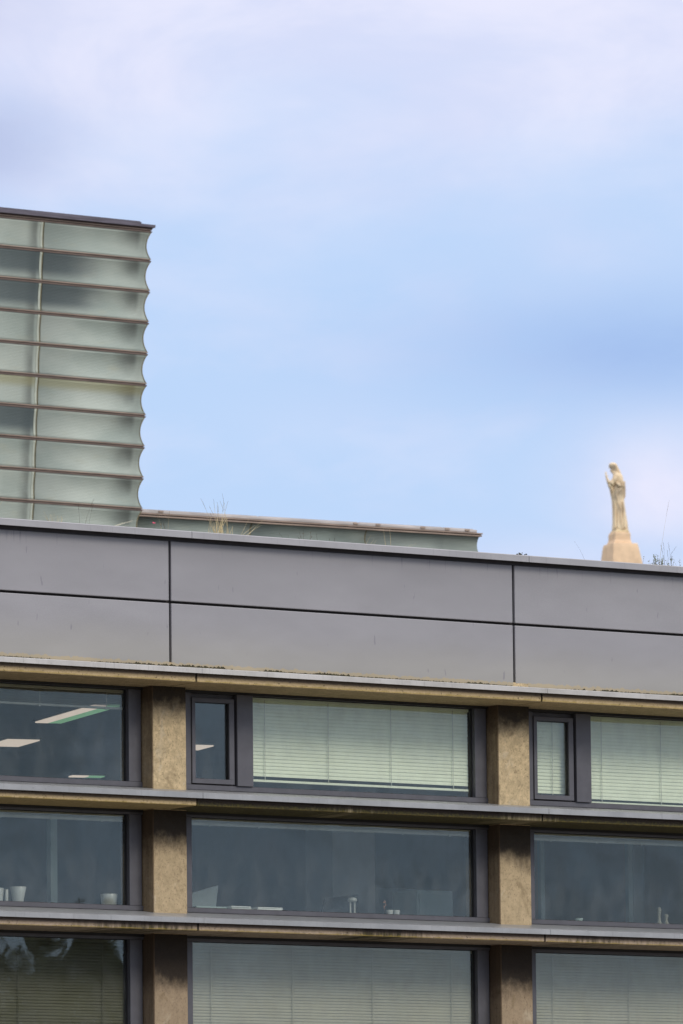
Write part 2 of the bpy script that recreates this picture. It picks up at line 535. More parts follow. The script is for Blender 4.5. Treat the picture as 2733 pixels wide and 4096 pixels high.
M['roof'] = simple('roof_gravel', (0.25, 0.23, 0.2), 0.95, 0, 0.3, 25, bmp=0.01)
M['straw'] = simple('dry_straw_grass', (0.64, 0.53, 0.30), 0.8, 0, 0.25, 12)
M['pale_straw'] = simple('bleached_straw', (0.85, 0.78, 0.56), 0.8, 0, 0.15, 12)
M['grass_green'] = simple('green_stem', (0.10, 0.12, 0.04), 0.8, 0, 0.3, 12)
M['twig'] = simple('brown_twig', (0.10, 0.075, 0.05), 0.85, 0, 0.3, 12)
M['leaf'] = simple('grey_green_leaf', (0.13, 0.15, 0.06), 0.7, 0, 0.35, 25)
M['crown_leaf'] = simple('dark_evergreen_leaf', (0.035, 0.045, 0.02), 0.7, 0, 0.35, 2)
M['pink'] = simple('pink_petal', (0.75, 0.10, 0.20), 0.6)
M['moss'] = simple('moss_and_grit', (0.045, 0.04, 0.018), 0.95, 0, 0.75, 30)
M['moss2'] = simple('dry_lime_grit', (0.42, 0.34, 0.20), 0.95, 0, 0.3, 30)
M['tglass'] = tower_glass_material('ribbed_tower_glass')
M['tglass_dark'] = tower_glass_material('ribbed_tower_glass_dark', 0.9)
M['wglass'] = tower_glass_material('ribbed_low_wing_glass', 0.55)
M['trail'] = simple('weathered_rail', (0.32, 0.245, 0.195), 0.6, 0.1, 0.22, 4, stretch=(0.6, 1, 4))
M['trail_mid'] = simple('brown_rail_lower_lip', (0.13, 0.095, 0.078), 0.6, 0.1, 0.22, 4, stretch=(0.6, 1, 4))
M['trail_dark'] = simple('dark_rail_underside', (0.10, 0.07, 0.058), 0.7, 0.1, 0.25, 5)
M['tseal'] = simple('brown_joint_seal', (0.20, 0.17, 0.09), 0.7, 0, 0.2, 6)
M['thighlight'] = simple('painted_highlight_strip', (0.43, 0.47, 0.39), 0.4, 0, 0.1, 6)
M['troof'] = simple('dark_roof_metal', (0.105, 0.095, 0.12), 0.5, 0.2, 0.35, 5, stretch=(0.4, 1, 5))
M['wroof'] = simple('pale_roof_metal', (0.47, 0.435, 0.415), 0.55, 0.1, 0.2, 3, stretch=(0.5, 1, 3))
M['stone'] = simple('golden_statue_stone', (0.82, 0.655, 0.40), 0.9, 0, 0.18, 0.9, bmp=0.05)
M['stone2'] = simple('pink_pedestal_stone', (0.78, 0.57, 0.37), 0.9, 0, 0.10, 0.5, bmp=0.04)
M['ground'] = simple('square_paving', (0.13, 0.115, 0.09), 0.9, 0, 0.12, 0.6)
M['hill'] = simple('wooded_hill', (0.06, 0.075, 0.035), 0.95, 0, 0.4, 0.05)
M['core'] = simple('tower_core', (0.10, 0.115, 0.11), 0.9, 0, 0.1, 1)

# glowing luminaire diffusers
def lamp_mat(name, c, s):
    mt = bpy.data.materials.new(name)
    mt.use_nodes = True
    t = mt.node_tree
    t.nodes.clear()
    o = N(t, 'ShaderNodeOutputMaterial')
    e = N(t, 'ShaderNodeEmission')
    e.inputs[0].default_value = (*c, 1)
    e.inputs[1].default_value = s
    t.links.new(e.outputs[0], o.inputs['Surface'])
    return mt


M['lamp_warm'] = lamp_mat('warm_lamp_diffuser', (1.0, 0.83, 0.70), 0.56)
M['lamp_green'] = lamp_mat('green_lamp_diffuser', (0.30, 0.62, 0.33), 0.42)

# ------------------------------------------------------------------ setting: ground and hill
g = MB()
g.add([(-3000, -3000, 0), (4000, -3000, 0), (4000, 4000, 0), (-3000, 4000, 0)], [(0, 1, 2, 3)])
go = g.obj('ground', M['ground'])
go['kind'] = 'structure'
go['label'] = 'paved ground in front of and around the buildings'

hb = MB()
HC = Vector((737.6, 981.0, 0))
rings = [(0.0, 148.5), (5, 148.3), (14, 144), (40, 128), (90, 98), (160, 58), (240, 22), (320, -1)]
seg = 72
vs, fs = [(HC.x, HC.y, rings[0][1])], []
for r, z in rings[1:]:
    for k in range(seg):
        a = 2 * math.pi * k / seg
        x, y = HC.x + r * math.cos(a), HC.y + r * math.sin(a)
        dz = noise.noise(Vector((x * 0.03, y * 0.03, 0))) * min(6, r * 0.06)
        vs.append((x, y, z + dz))
for k in range(seg):
    fs.append((0, 1 + k, 1 + (k + 1) % seg))
for i in range(len(rings) - 2):
    for k in range(seg):
        a, b = 1 + i * seg + k, 1 + i * seg + (k + 1) % seg
        fs.append((a, a + seg, b + seg, b))
hb.add(vs, fs)
ho = hb.obj('hill', M['hill'], smooth_=True)
ho['kind'] = 'structure'
ho['label'] = 'wooded hill that carries the stone statue'

# ------------------------------------------------------------------ the office building in front
PITCH = 4.155
X0, X1 = -PITCH - 0.2, 2 * PITCH + 0.2
bld = empty('office_building', (0, 0, 0),
            'low grey panelled office building with concrete columns and ribbon windows, filling the foreground', 'building')
for i in range(-1, 3):
    # columns from the ground to the panels
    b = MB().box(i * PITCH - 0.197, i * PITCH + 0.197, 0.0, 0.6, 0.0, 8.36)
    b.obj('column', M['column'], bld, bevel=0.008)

# structure behind: backing wall, transoms, lower wall, roof, side and rear walls, slabs
b = MB()
b.box(X0, X1, 0.045, 0.30, 8.125, 9.620)
b.obj('backing_wall', M['dark'], bld)
for z0, z1 in ((6.92, 7.136), (5.705, 5.926), (4.45, 4.71)):
    MB().box(X0, X1, 0.19, 0.34, z0, z1).obj('transom', M['dark'], bld)
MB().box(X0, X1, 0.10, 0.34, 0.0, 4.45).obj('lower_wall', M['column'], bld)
MB().box(X0, X1, 0.302, 15.0, 9.40, 9.50).obj('roof', M['roof'], bld)
MB().box(X0 - 0.25, X0, 0.02, 15.0, 0.0, 9.55).obj('side_wall', M['panel'], bld)
MB().box(X1, X1 + 0.25, 0.02, 15.0, 0.0, 9.55).obj('side_wall', M['panel'], bld)
MB().box(X0 - 0.25, X1 + 0.25, 15.0, 15.2, 0.0, 9.55).obj('rear_wall', M['panel'], bld)
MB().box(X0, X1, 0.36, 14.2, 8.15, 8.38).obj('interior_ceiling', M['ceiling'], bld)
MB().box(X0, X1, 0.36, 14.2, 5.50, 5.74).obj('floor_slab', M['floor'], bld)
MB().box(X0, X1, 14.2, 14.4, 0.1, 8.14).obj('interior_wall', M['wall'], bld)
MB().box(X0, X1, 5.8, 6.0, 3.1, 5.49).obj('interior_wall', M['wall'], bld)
MB().box(X0, X1, 0.345, 1.1, 5.745, 5.985).obj('window_shelf', M['wall_light'], bld)
# inside pieces seen dimly through the middle row of glass
MB().box(3.893, 4.43, 2.9, 3.4, 5.75, 7.14).obj('interior_column', M['wall_light'], bld)
MB().box(4.52, 5.39, 3.5, 3.56, 5.75, 6.515).obj('partition', M['partition'], bld)
MB().box(-0.128, -0.052, 2.0, 2.08, 5.75, 7.14).obj('interior_post', M['cabinet'], bld)
MB().box(5.927, 5.976, 2.0, 2.06, 5.75, 7.14).obj('interior_post', M['cabinet'], bld)
MB().box(7.074, 7.130, 2.0, 2.06, 5.75, 7.14).obj('interior_post', M['cabinet'], bld)
MB().box(7.135, 7.283, 2.0, 2.06, 5.75, 7.14).obj('interior_panel', M['partition'], bld)

# grey facade panels, joints 28 mm
cuts = [X0 - 0.25] + [i * PITCH + 0.020 for i in range(-1, 3)] + [X1 + 0.25]
for i in range(len(cuts) - 1):
    a = cuts[i] + (0.014 if i else 0)
    c = cuts[i + 1] - (0.014 if i < len(cuts) - 2 else 0)
    if c - a < 0.3:
        if i == 0:
            continue
    for z0, z1 in ((8.967, 9.556), (8.318, 8.942)):
        dy = R.uniform(-0.002, 0.002)
        MB().box(a, c, dy, 0.04, z0, z1).obj('facade_panel', M['panel'], bld, bevel=0.008, seg=2)

# roof coping in lengths
cj = [X0 - 0.3, -3.89, 0.202, 4.290, X1 + 0.3]
for i in range(len(cj) - 1):
    a, c = cj[i] + 0.003, cj[i + 1] - 0.003
    if c - a < 0.4:
        continue
    prof = [(-0.12, 9.584), (-0.104, 9.584), (-0.104, 9.622), (0.40, 9.634), (0.40, 9.664), (-0.112, 9.652), (-0.12, 9.645)]
    MB().prism(prof, a, c).obj('roof_coping', M['coping'], bld)
# small brackets under the coping near its joints
for j in (0.202, 4.290):
    for dx in (-0.10, 0.0, 0.11):
        MB().box(j + dx - 0.012, j + dx + 0.012, -0.09, 0.044, 9.596, 9.621).obj('coping_bracket', M['dark'], bld)
MB().box(X0 - 0.25, X1 + 0.25, 0.015, 0.044, 9.5565, 9.620).obj('shadow_gap_strip', M['frame_dark'], bld)

# ledges: concrete nosing + folded metal cap, one length per bay
LEV = [  # soffit z, concrete top z, lip bottom, lip top, back y, back z, cap material
    (8.120, 8.212, 8.204, 8.256, 0.030, 8.312, 'cap_top'),
    (6.913, 6.992, 6.984, 7.041, 0.176, 7.133, 'cap'),
    (5.698, 5.782, 5.772, 5.824, 0.176, 5.924, 'cap'),
    (4.484, 4.566, 4.557, 4.609, 0.176, 4.709, 'cap')]
MOSS = {(1, 1): 'fascia_moss', (1, 2): 'fascia_moss', (2, 1): 'fascia_spot', (2, 0): 'fascia_spot', (2, 2): 'fascia_spot',
        (3, 0): 'fascia_spot', (3, 1): 'fascia_spot', (3, 2): 'fascia_spot', (1, 0): 'fascia'}
TXT = {'fascia_moss': 'ledge length with black and green moss over its front',
       'fascia_spot': 'ledge length with patchy dark stains along its front'}
for li, (zs, zc, lb, lt, by, bz, cm) in enumerate(LEV):
    for bi in range(3):
        xa = (bi - 1) * PITCH - 0.0
        xb = xa + PITCH
        if bi == 0:
            xa = X0 - 0.25
        if bi == 2:
            xb = X1 + 0.25
        key = MOSS.get((li, bi), 'fascia')
        yf = -0.49 if key != 'fascia_moss' else -0.475
        prof = [(yf, zs + 0.006), (yf + 0.006, zs), (0.178, zs), (0.178, bz - 0.03), (yf, zc)]
        if li == 0:
            prof = [(yf, zs + 0.006), (yf + 0.006, zs), (0.178, zs), (0.178, 8.2), (0.03, bz - 0.02), (yf, zc)]
        o = MB().prism(prof, xa + 0.011, xb - 0.011, 8).obj('ledge', M[key], bld)
        if key in TXT:
            o['label'] = TXT[key]
        if bi:
            MB().box(xa - 0.0105, xa + 0.0105, yf + 0.02, 0.17, zs + 0.004, zc - 0.01).obj('joint_filler', M['gasket'], o).location = (0, 0, 0)
        prof = [(-0.54, lb), (-0.522, lb), (-0.522, lt - 0.022), (by, bz - 0.016), (by, bz), (-0.532, lt), (-0.54, lt - 0.006)]
        c = MB().prism(prof, xa + 0.035 + 0.002, xb + 0.033, 1).obj('ledge_cap', M[cm], o)
        c.location = (0, 0, 0)

# moss, lime flakes and grit that gather where the panels meet the top ledge
for nm, mt, cnt, szr, sd_ in (('moss', 'moss', 3600, (0.005, 0.015), 3), ('lime_grit', 'moss2', 500, (0.004, 0.009), 9)):
    rr = random.Random(sd_)
    b = MB()
    placed = 0
    while placed < cnt:
        x = rr.uniform(X0, X1)
        if noise.noise(Vector((x * 1.4 + sd_, 0.3, 0))) + rr.uniform(-0.35, 0.35) < 0.02:
            continue
        placed += 1
        y = -abs(rr.gauss(0, 0.05)) - 0.002
        y = max(y, -0.3)
        z = 8.312 + (y - 0.03) * 0.0995 + 0.003
        s = rr.uniform(*szr)
        if nm == 'moss' and noise.noise(Vector((x * 2.3, 7.7, 0))) > 0.12:
            s *= 1.7
            y *= 0.4
            z = 8.312 + (y - 0.03) * 0.0995 + 0.003
        hgt = s * rr.uniform(0.7, 1.6)
        k = 5
        a0 = rr.uniform(0, 6)
        vs = [(x + s * rr.uniform(1.2, 2.2) * math.cos(a0 + 6.283 * i / k), y + s * math.sin(a0 + 6.283 * i / k), z) for i in range(k)]
        vs.append((x + rr.uniform(-s, s) * 0.4, y, z + hgt))
        b.add(vs, [(i, (i + 1) % k, k) for i in range(k)] + [tuple(range(k - 1, -1, -1))])
    o = b.obj(nm, M[mt], bld)
    o['kind'] = 'stuff'

# ------------------------------------------------------------------ windows
ROWS = [(7.136, 7.188, 8.095, 8.119), (5.927, 5.975, 6.868, 6.912), (4.712, 4.760, 5.645, 5.697)]
GLASS_Y = 0.245


def bars(b, lst):
    for q in lst:
        b.box(*q)


for r, (zb, gz0, gz1, zt) in enumerate(ROWS):
    for bi in range(3):
        xc = (bi - 1) * PITCH
        xl, xr = xc + 0.198, xc + 3.957
        f = MB()
        yf, yb = 0.180, 0.285
        f.box(xl, xr, yf, yb, zb, gz0)                     # bottom bar
        f.box(xl, xr, yf + 0.002, yb, gz1, zt)             # head
        rw = xc + 3.80
        f.box(rw, xc + 3.942, yf + 0.001, yb + 0.001, gz0 + 0.0005, gz1 - 0.0005)  # right stile
        if r == 0:
            f.box(xl, xc + 0.372, yf + 0.001, yb + 0.001, gz0 + 0.0005, gz1 - 0.0005)
            f.box(xc + 0.90, xc + 1.087, yf - 0.025, yb + 0.001, gz0 + 0.0005, gz1 - 0.0005)
            f.box(xc + 0.372, xc + 0.90, yf + 0.050, yb, gz0 + 0.001, 7.215)
            f.box(xc + 0.372, xc + 0.90, yf + 0.050, yb, 8.03, gz1 - 0.001)
            f.box(xc + 0.86, xc + 0.90, yf + 0.050, yb - 0.001, 7.216, 8.029)
        else:
            f.box(xl, xc + 0.372, yf + 0.001, yb + 0.001, gz0 + 0.0005, gz1 - 0.0005)
        w = f.obj('window', M['frame'], bld, bevel=0.003)
        MB().box(xc + 3.9425, xr, yf + 0.03, yb, gz0 + 0.001, gz1 - 0.001).obj('seal', M['gasket'], w).location = (0, 0, 0)  # black filler: shade of the recess beside the column put in as colour
        MB().box(xl + 0.002, xr - 0.002, yf - 0.012, yf - 0.001, zt - 0.026, zt + 0.0005).obj('head_shade_strip', M['gasket'], w).location = (0, 0, 0)  # black strip painting in the shadow where frame meets soffit
        gl = xc + (1.087 if r == 0 else 0.372)
        # black seal round the fixed pane
        s = MB()
        for q in ((gl, rw, gz0, gz0 + 0.007), (gl, rw, gz1 - 0.007, gz1), (gl, gl + 0.008, gz0 + 0.007, gz1 - 0.007), (rw - 0.012, rw, gz0 + 0.007, gz1 - 0.007)):
            s.box(q[0] + 0.0005, q[1] - 0.0005, GLASS_Y - 0.01, GLASS_Y + 0.014, q[2] + 0.0003, q[3] - 0.0003)
        s.obj('seal', M['gasket'], w).location = (0, 0, 0)
        MB().box(gl + 0.004, rw - 0.006, GLASS_Y, GLASS_Y + 0.006, gz0 + 0.004, gz1 - 0.004).obj('pane', M['glass'], w).location = (0, 0, 0)
        if r == 0:
            # opening casement
            sx0, sx1, sz0, sz1 = xc + 0.374, xc + 0.872, 7.200, 8.046
            gx0, gx1, ga, gb = xc + 0.415, xc + 0.812, 7.248, 8.004
            c = MB()
            y0, y1 = 0.166, 0.228
            c.box(sx0, sx1, y0, y1, sz0, ga)
            c.box(sx0, sx1, y0, y1, gb, sz1)
            c.box(sx0, gx0, y0 + 0.0008, y1, ga, gb)
            c.box(gx1, sx1, y0 + 0.0008, y1, ga, gb)
            o = c.obj('casement', M['frame'], w, bevel=0.002)
            o.location = (0, 0, 0)
            s = MB()
            s.box(gx1 - 0.006, gx1 - 0.0003, 0.19, 0.222, ga + 0.0003, gb - 0.0003)
            s.box(gx0 + 0.0003, gx0 + 0.005, 0.19, 0.222, ga + 0.0003, gb - 0.0003)
            s.box(gx0 + 0.005, gx1 - 0.006, 0.19, 0.222, gb - 0.006, gb - 0.0003)
            s.obj('seal', M['gasket'], w).location = (0, 0, 0)
            MB().box(gx0 + 0.002, gx1 - 0.002, 0.205, 0.211, ga + 0.001, gb - 0.001).obj('pane', M['glass'], w).location = (0, 0, 0)

# ------------------------------------------------------------------ venetian blinds
GB = 'venetian blinds behind the windows'


def slat_mesh(name, w, depth, tilt, mat):
    """one shallow curved slat, outer edge turned down"""
    n = 4
    pts_t, pts_b = [], []
    for i in range(n + 1):
        u = i / n - 0.5
        cz = 0.0035 * (1 - (2 * u) ** 2)
        for lst, off in ((pts_t, 0.0005), (pts_b, -0.0005)):
            y, z = u * depth, cz + off
            c, s = math.cos(tilt), math.sin(tilt)
            lst.append((y * c - z * s, y * s + z * c))
    prof = pts_b + pts_t[::-1]
    me = MB().prism(prof, -w / 2, w / 2).mesh(name)
    me.materials.append(mat)
    return me


def blind(label, xa, xb, ztop, zbot, y, pitch=0.0358, depth=0.045, tilt=74, mat='blind', raised_to=None, cords=3):
    root = empty('venetian_blind', ((xa + xb) / 2, y, ztop), label, 'blind', GB)
    w = xb - xa
    MB().box(xa, xb, y - 0.02, y + 0.02, ztop - 0.028, ztop).obj('head_rail', M[mat], root)
    zend = zbot if raised_to is None else raised_to
    me = slat_mesh('slat', w - 0.01, depth, math.radians(tilt), M[mat])
    if raised_to is None:
        n = int((ztop - 0.03 - zbot - 0.02) / pitch)
        zz = [ztop - 0.042 - k * pitch for k in range(n)]
    else:
        n = 14
        span = ztop - 0.035 - (raised_to + 0.026)
        zz = [ztop - 0.035 - span * (k + 0.5) / n for k in range(n)]
    for k, z in enumerate(zz):
        o = bpy.data.objects.new('slat', me)
        link(o, root)
        o.location = (R.uniform(-0.0015, 0.0015), R.uniform(-0.001, 0.001), z - ztop + R.uniform(-0.0012, 0.0012))
        o.rotation_euler = (math.radians(R.uniform(-2.5, 2.5)), R.uniform(-0.0006, 0.0006), 0)
    MB().box(xa + 0.004, xb - 0.004, y - 0.014, y + 0.014, zend, zend + 0.024).obj('bottom_rail', M['rail' if raised_to else mat], root, bevel=0.003)
    for k in range(cords):
        x = xa + w * (0.075 + 0.85 * k / max(1, cords - 1)) if cords > 1 else xa + w * 0.6
        MB().box(x - 0.0035, x + 0.0035, y - 0.026, y - 0.023, zend + 0.02, ztop - 0.02).obj('cord', M['cord'] if mat == 'blind' else M[mat], root)
        if raised_to is not None:
            MB().box(x - 0.012, x + 0.012, y - 0.022, y - 0.012, zend - 0.008, zend + 0.012).obj('cord_clip', M['rail'], root)
    return root


BY = 0.287
def xr_(b, a): return (b - 1) * PITCH + a
blind('raised blind with its slats bunched at the top of the upper left window', xr_(0, 1.10), xr_(0, 3.795), 8.088, 7.2, BY, raised_to=7.897, tilt=8, cords=4, mat='blind_grey')
blind('pale lowered blind stopping just short of the sill in the upper middle window', xr_(1, 1.095), xr_(1, 3.785), 8.088, 7.252, BY, cords=4)
blind('pale fully lowered blind in the wide upper right window', xr_(2, 1.095), xr_(2, 3.785), 8.088, 7.190, BY, cords=4)
blind('narrow pale lowered blind behind the small upper right casement', xr_(2, 0.39), xr_(2, 0.86), 8.088, 7.215, BY, cords=1)
blind('fully raised blind, only its rail showing, left window of the middle row', xr_(0, 0.385), xr_(0, 3.79), 6.868, 6.0, BY, raised_to=6.797, tilt=4, cords=6, mat='blind_grey')
blind('fully raised blind, only its rail showing, centre window of the middle row', xr_(1, 0.385), xr_(1, 3.79), 6.868, 6.0, BY, raised_to=6.797, tilt=4, cords=6, mat='blind_grey')
blind('fully raised blind, only its rail showing, right window of the middle row', xr_(2, 0.385), xr_(2, 3.79), 6.868, 6.0, BY, raised_to=6.790, tilt=4, cords=6, mat='blind_grey')
blind('dark olive closed blind in the bottom left window', xr_(0, 0.385), xr_(0, 3.79), 5.640, 4.77, BY, pitch=0.030, depth=0.04, tilt=70, mat='blind_olive', cords=4)
blind('grey green closed blind in the bottom middle window', xr_(1, 0.385), xr_(1, 3.79), 5.640, 4.77, BY, pitch=0.030, depth=0.04, tilt=70, mat='blind_grey', cords=4)
blind('grey green closed blind in the bottom right window', xr_(2, 0.385), xr_(2, 3.79), 5.640, 4.77, BY, pitch=0.030, depth=0.04, tilt=70, mat='blind_grey', cords=4)

# ------------------------------------------------------------------ ceiling lights in the upper room
DL = Vector((0.236, 0.972, 0))
PL = Vector((0.972, -0.236, 0))
GL = 'ceiling lights in the upper room'


def ceiling_light(label, x, y, ln, ww, wg):
    """recessed strip light; x, y is the near left corner; ww, wg widths of its warm and green halves"""
    root = empty('ceiling_light', (x, y, 8.149), label, 'ceiling light', GL)

    def strip(nm, a, c, z0, z1, mt, e=0.0):
        p = [Vector((x, y, 0)) + PL * u + DL * v for u, v in ((a, -e), (c, -e), (c, ln + e), (a, ln + e))]
        b = MB().add([(q.x, q.y, z0) for q in p] + [(q.x, q.y, z1) for q in p],
                     [(3, 2, 1, 0), (4, 5, 6, 7), (0, 1, 5, 4), (1, 2, 6, 5), (2, 3, 7, 6), (3, 0, 4, 7)])
        b.obj(nm, M[mt], root)
    strip('housing', -0.015, ww + wg + 0.015, 8.133, 8.149, 'rail', 0.015)
    if ww:
        strip('diffuser', 0, ww, 8.12, 8.1325, 'lamp_warm')
    if wg:
        strip('diffuser', ww + 0.002, ww + wg, 8.12, 8.1325, 'lamp_green')


ceiling_light('long ceiling light, half warm and half green, nearest the glass in the upper left window', 0.40, 2.00, 1.93, 0.135, 0.145)
ceiling_light('square warm ceiling light at the left edge of the upper left window', 1.63, 5.68, 0.74, 0.355, 0)
ceiling_light('thin ceiling light low in the upper left window', 4.62, 9.16, 0.15, 0.19, 0.19)
ceiling_light('warm ceiling light seen through the small upper middle casement', 3.62, 5.35, 0.50, 0.36, 0)
ceiling_light('thin ceiling light below the lowered blind of the upper middle window', 8.65, 8.95, 0.30, 0.19, 0.19)
ceiling_light('short ceiling light below the lowered blind at its right end', 9.80, 9.0, 0.28, 0.16, 0.10)


# ------------------------------------------------------------------ things on the shelf inside the middle row
def lathe(prof, n=20, cx=0, cy=0, cz=0):
    b = MB()
    vs, fs = [], []
    for r, z in prof:
        for k in range(n):
            a = 2 * math.pi * k / n
            vs.append((cx + r * math.cos(a), cy + r * math.sin(a), cz + z))
    for i in range(len(prof) - 1):
        for k in range(n):
            a, c = i * n + k, i * n + (k + 1) % n
            fs.append((a, c, c + n, a + n))
    fs.append(tuple(range(n - 1, -1, -1)))
    fs.append(tuple((len(prof) - 1) * n + k for k in range(n)))
    return b.add(vs, fs)


SH = 5.985


def pot(name, label, cat, x, y, r0, r1, h, mt='white', group=None):
    root = empty(name, (x, y, SH), label, cat, group)
    prof = [(r0 * 0.96, 0), (r0, 0.004), (r1, h - 0.004), (r1 - 0.003, h), (r1 - 0.008, h - 0.003), (r0 - 0.006, 0.02)]
    lathe(prof, 24, x, y, SH).obj('body', M[mt], root, smooth_=True)
    return root


p = pot('cup', 'plain white cup on the shelf in the right corner of the middle left window', 'cup', -0.445, 0.42, 0.074, 0.083, 0.112)
p = pot('plant_pot', 'pale pot cut by the left edge of the middle left window', 'pot', -1.70, 0.47, 0.06, 0.072, 0.135, group='pots on the shelf of the middle left window')
p = pot('plant_pot', 'taller pale tapering pot next to the pot at the left edge', 'pot', -1.455, 0.47, 0.05, 0.080, 0.155, group='pots on the shelf of the middle left window')
p = pot('glass_vase', 'slim pale vase between the two pots of the middle left window', 'vase', -1.57, 0.50, 0.018, 0.020, 0.13)

# twin column ornament
root = empty('arch_ornament', (2.46, 0.45, SH), 'small white ornament of two posts under one round cap in the centre window', 'ornament')
for sx in (-1, 1):
    lathe([(0.017, 0), (0.017, 0.012), (0.008, 0.02), (0.009, 0.12), (0.014, 0.128)], 12, 2.46 + sx * 0.026, 0.45, SH).obj('post', M['white'], root, smooth_=True)
lathe([(0.032, 0), (0.046, 0.008), (0.046, 0.024), (0.036, 0.038), (0.012, 0.043)], 20, 2.46, 0.45, SH + 0.124).obj('cap', M['white'], root, smooth_=True)
# two tealight cups and a flower
for x, lb in ((2.893, 'small white bowl on the shelf, left of a touching pair'), (2.975, 'small white bowl on the shelf, right of a touching pair')):
    pot('small_bowl', lb, 'bowl', x, 0.42, 0.030, 0.037, 0.052, group='small bowls in the centre window')
root = empty('dried_flower', (2.86, 0.44, SH), 'dried reddish flower stem standing behind the two small bowls', 'flower')
MB().box(2.858, 2.862, 0.46, 0.464, SH, SH + 0.12).obj('stem', M['twig'], root)
fl = MB()
rr = random.Random(4)
for k in range(14):
    c = Vector((2.858 + rr.uniform(-0.012, 0.012), 0.462 + rr.uniform(-0.01, 0.01), SH + 0.09 + rr.uniform(-0.02, 0.06)))
    a = Vector((rr.uniform(-1, 1), rr.uniform(-1, 1), rr.uniform(-1, 1))).normalized() * 0.011
    d = a.orthogonal().normalized() * 0.007
    fl.add([c - a, c + d, c + a, c - d], [(0, 1, 2, 3)])
fl.obj('petals', simple('dried_petals', (0.45, 0.24, 0.17), 0.8), root)
# loose paper stacks
for x0, x1, lb in ((0.98, 1.21, 'flat stack of white paper near the left end of the centre window'),
                   (1.29, 1.58, 'second flat stack of white paper, right of the first on the same shelf')):
    root = empty('paper_stack', ((x0 + x1) / 2, 0.5, SH), lb, 'paper', 'paper stacks in the centre window')
    b = MB()
    for k in range(4):
        j = R.uniform(-0.02, 0.02)
        b.box(x0 + j, x1 + j, 0.40 + j, 0.62 + j, SH + 0.001 + k * 0.009, SH + 0.001 + k * 0.009 + 0.0075)
    b.obj('sheets', M['paper'], root)
# tilted board
root = empty('tilted_board', (0.75, 0.6, SH), 'pale grey board propped up at a slant in the left corner of the centre window', 'board')
pv = [(0.600, 0.55, SH), (0.885, 0.55, SH), (0.965, 0.62, 6.24), (0.600, 0.62, 6.14)]
MB().add(pv + [(x, y + 0.012, z) for x, y, z in pv], [(0, 1, 2, 3), (7, 6, 5, 4), (0, 4, 5, 1), (1, 5, 6, 2), (2, 6, 7, 3), (3, 7, 4, 0)]).obj('board', M['partition'], root)
MB().box(0.60, 1.0, 0.46, 0.53, SH, SH + 0.03).obj('foot', M['cabinet'], root)
# monitor seen from behind
root = empty('computer_monitor', (2.72, 1.0, SH), 'dark back of a computer monitor behind the white ornament', 'monitor')
pv = [(2.44, 0.98, SH + 0.03), (2.925, 1.02, SH + 0.03), (2.925, 1.02, 6.235), (2.44, 0.90, 6.165)]
MB().add(pv + [(x, y + 0.03, z) for x, y, z in pv], [(0, 1, 2, 3), (7, 6, 5, 4), (0, 4, 5, 1), (1, 5, 6, 2), (2, 6, 7, 3), (3, 7, 4, 0)]).obj('screen_back', M['grey_plastic'], root, bevel=0.004)
MB().box(2.62, 2.74, 0.97, 1.07, SH, SH + 0.035).obj('stand', M['grey_plastic'], root)
# cabinet
root = empty('cabinet', (4.07, 1.5, 5.742), 'pale green cabinet standing behind the right half of the centre window', 'cabinet')
MB().box(3.843, 4.30, 1.30, 1.75, 5.742, 6.326).obj('body', M['cabinet'], root, bevel=0.02, seg=3)
MB().box(3.87, 4.27, 1.288, 1.30, 5.80, 6.29).obj('door', M['cabinet'], root, bevel=0.003)
# figurines in the right window
for x, h, lb in ((6.31, 0.185, 'taller pale figurine on the shelf of the middle right window'), (6.40, 0.115, 'shorter pale figurine beside the taller one')):
    root = empty('figurine', (x, 0.46, SH), lb, 'figurine', 'figurines in the middle right window')
    lathe([(0.034, 0), (0.036, 0.012), (0.020, 0.03), (0.014, h * 0.5), (0.020, h * 0.68), (0.026, h * 0.82), (0.018, h * 0.95), (0.005, h)], 14, x, 0.46, SH).obj('body', simple('dull_ceramic', (0.19, 0.185, 0.14), 0.5), root, smooth_=True)
pot('small_bowl', 'single low pale bowl near the left of the middle right window', 'bowl', 5.25, 0.42, 0.03, 0.045, 0.035, 'cabinet')

# ------------------------------------------------------------------ plants growing on the roof
GP = 'weeds growing on the roof edge'


def blade(b, p, d, ln, w, bend, n=6):
    """a tapering three-sided stalk from p; d start direction, bend = sideways droop vector"""
    pts = []
    for i in range(n + 1):
        t = i / n
        pts.append(Vector(p) + Vector(d).normalized() * ln * t + Vector(bend) * ln * t * t)
    vs = []
    for i, q in enumerate(pts):
        r = w * (1 - 0.75 * i / n) * 0.5
        for k in range(3):
            a = 2.094 * k + 0.5
            vs.append((q.x + r * math.cos(a), q.y + r * math.sin(a), q.z))
    fs = []
    for i in range(n):
        for k in range(3):
            a, c = i * 3 + k, i * 3 + (k + 1) % 3
            fs.append((a, c, c + 3, a + 3))
    fs.append((2, 1, 0))
    fs.append((n * 3, n * 3 + 1, n * 3 + 2))
    b.add(vs, fs)
    return pts


ROOFZ = 9.50


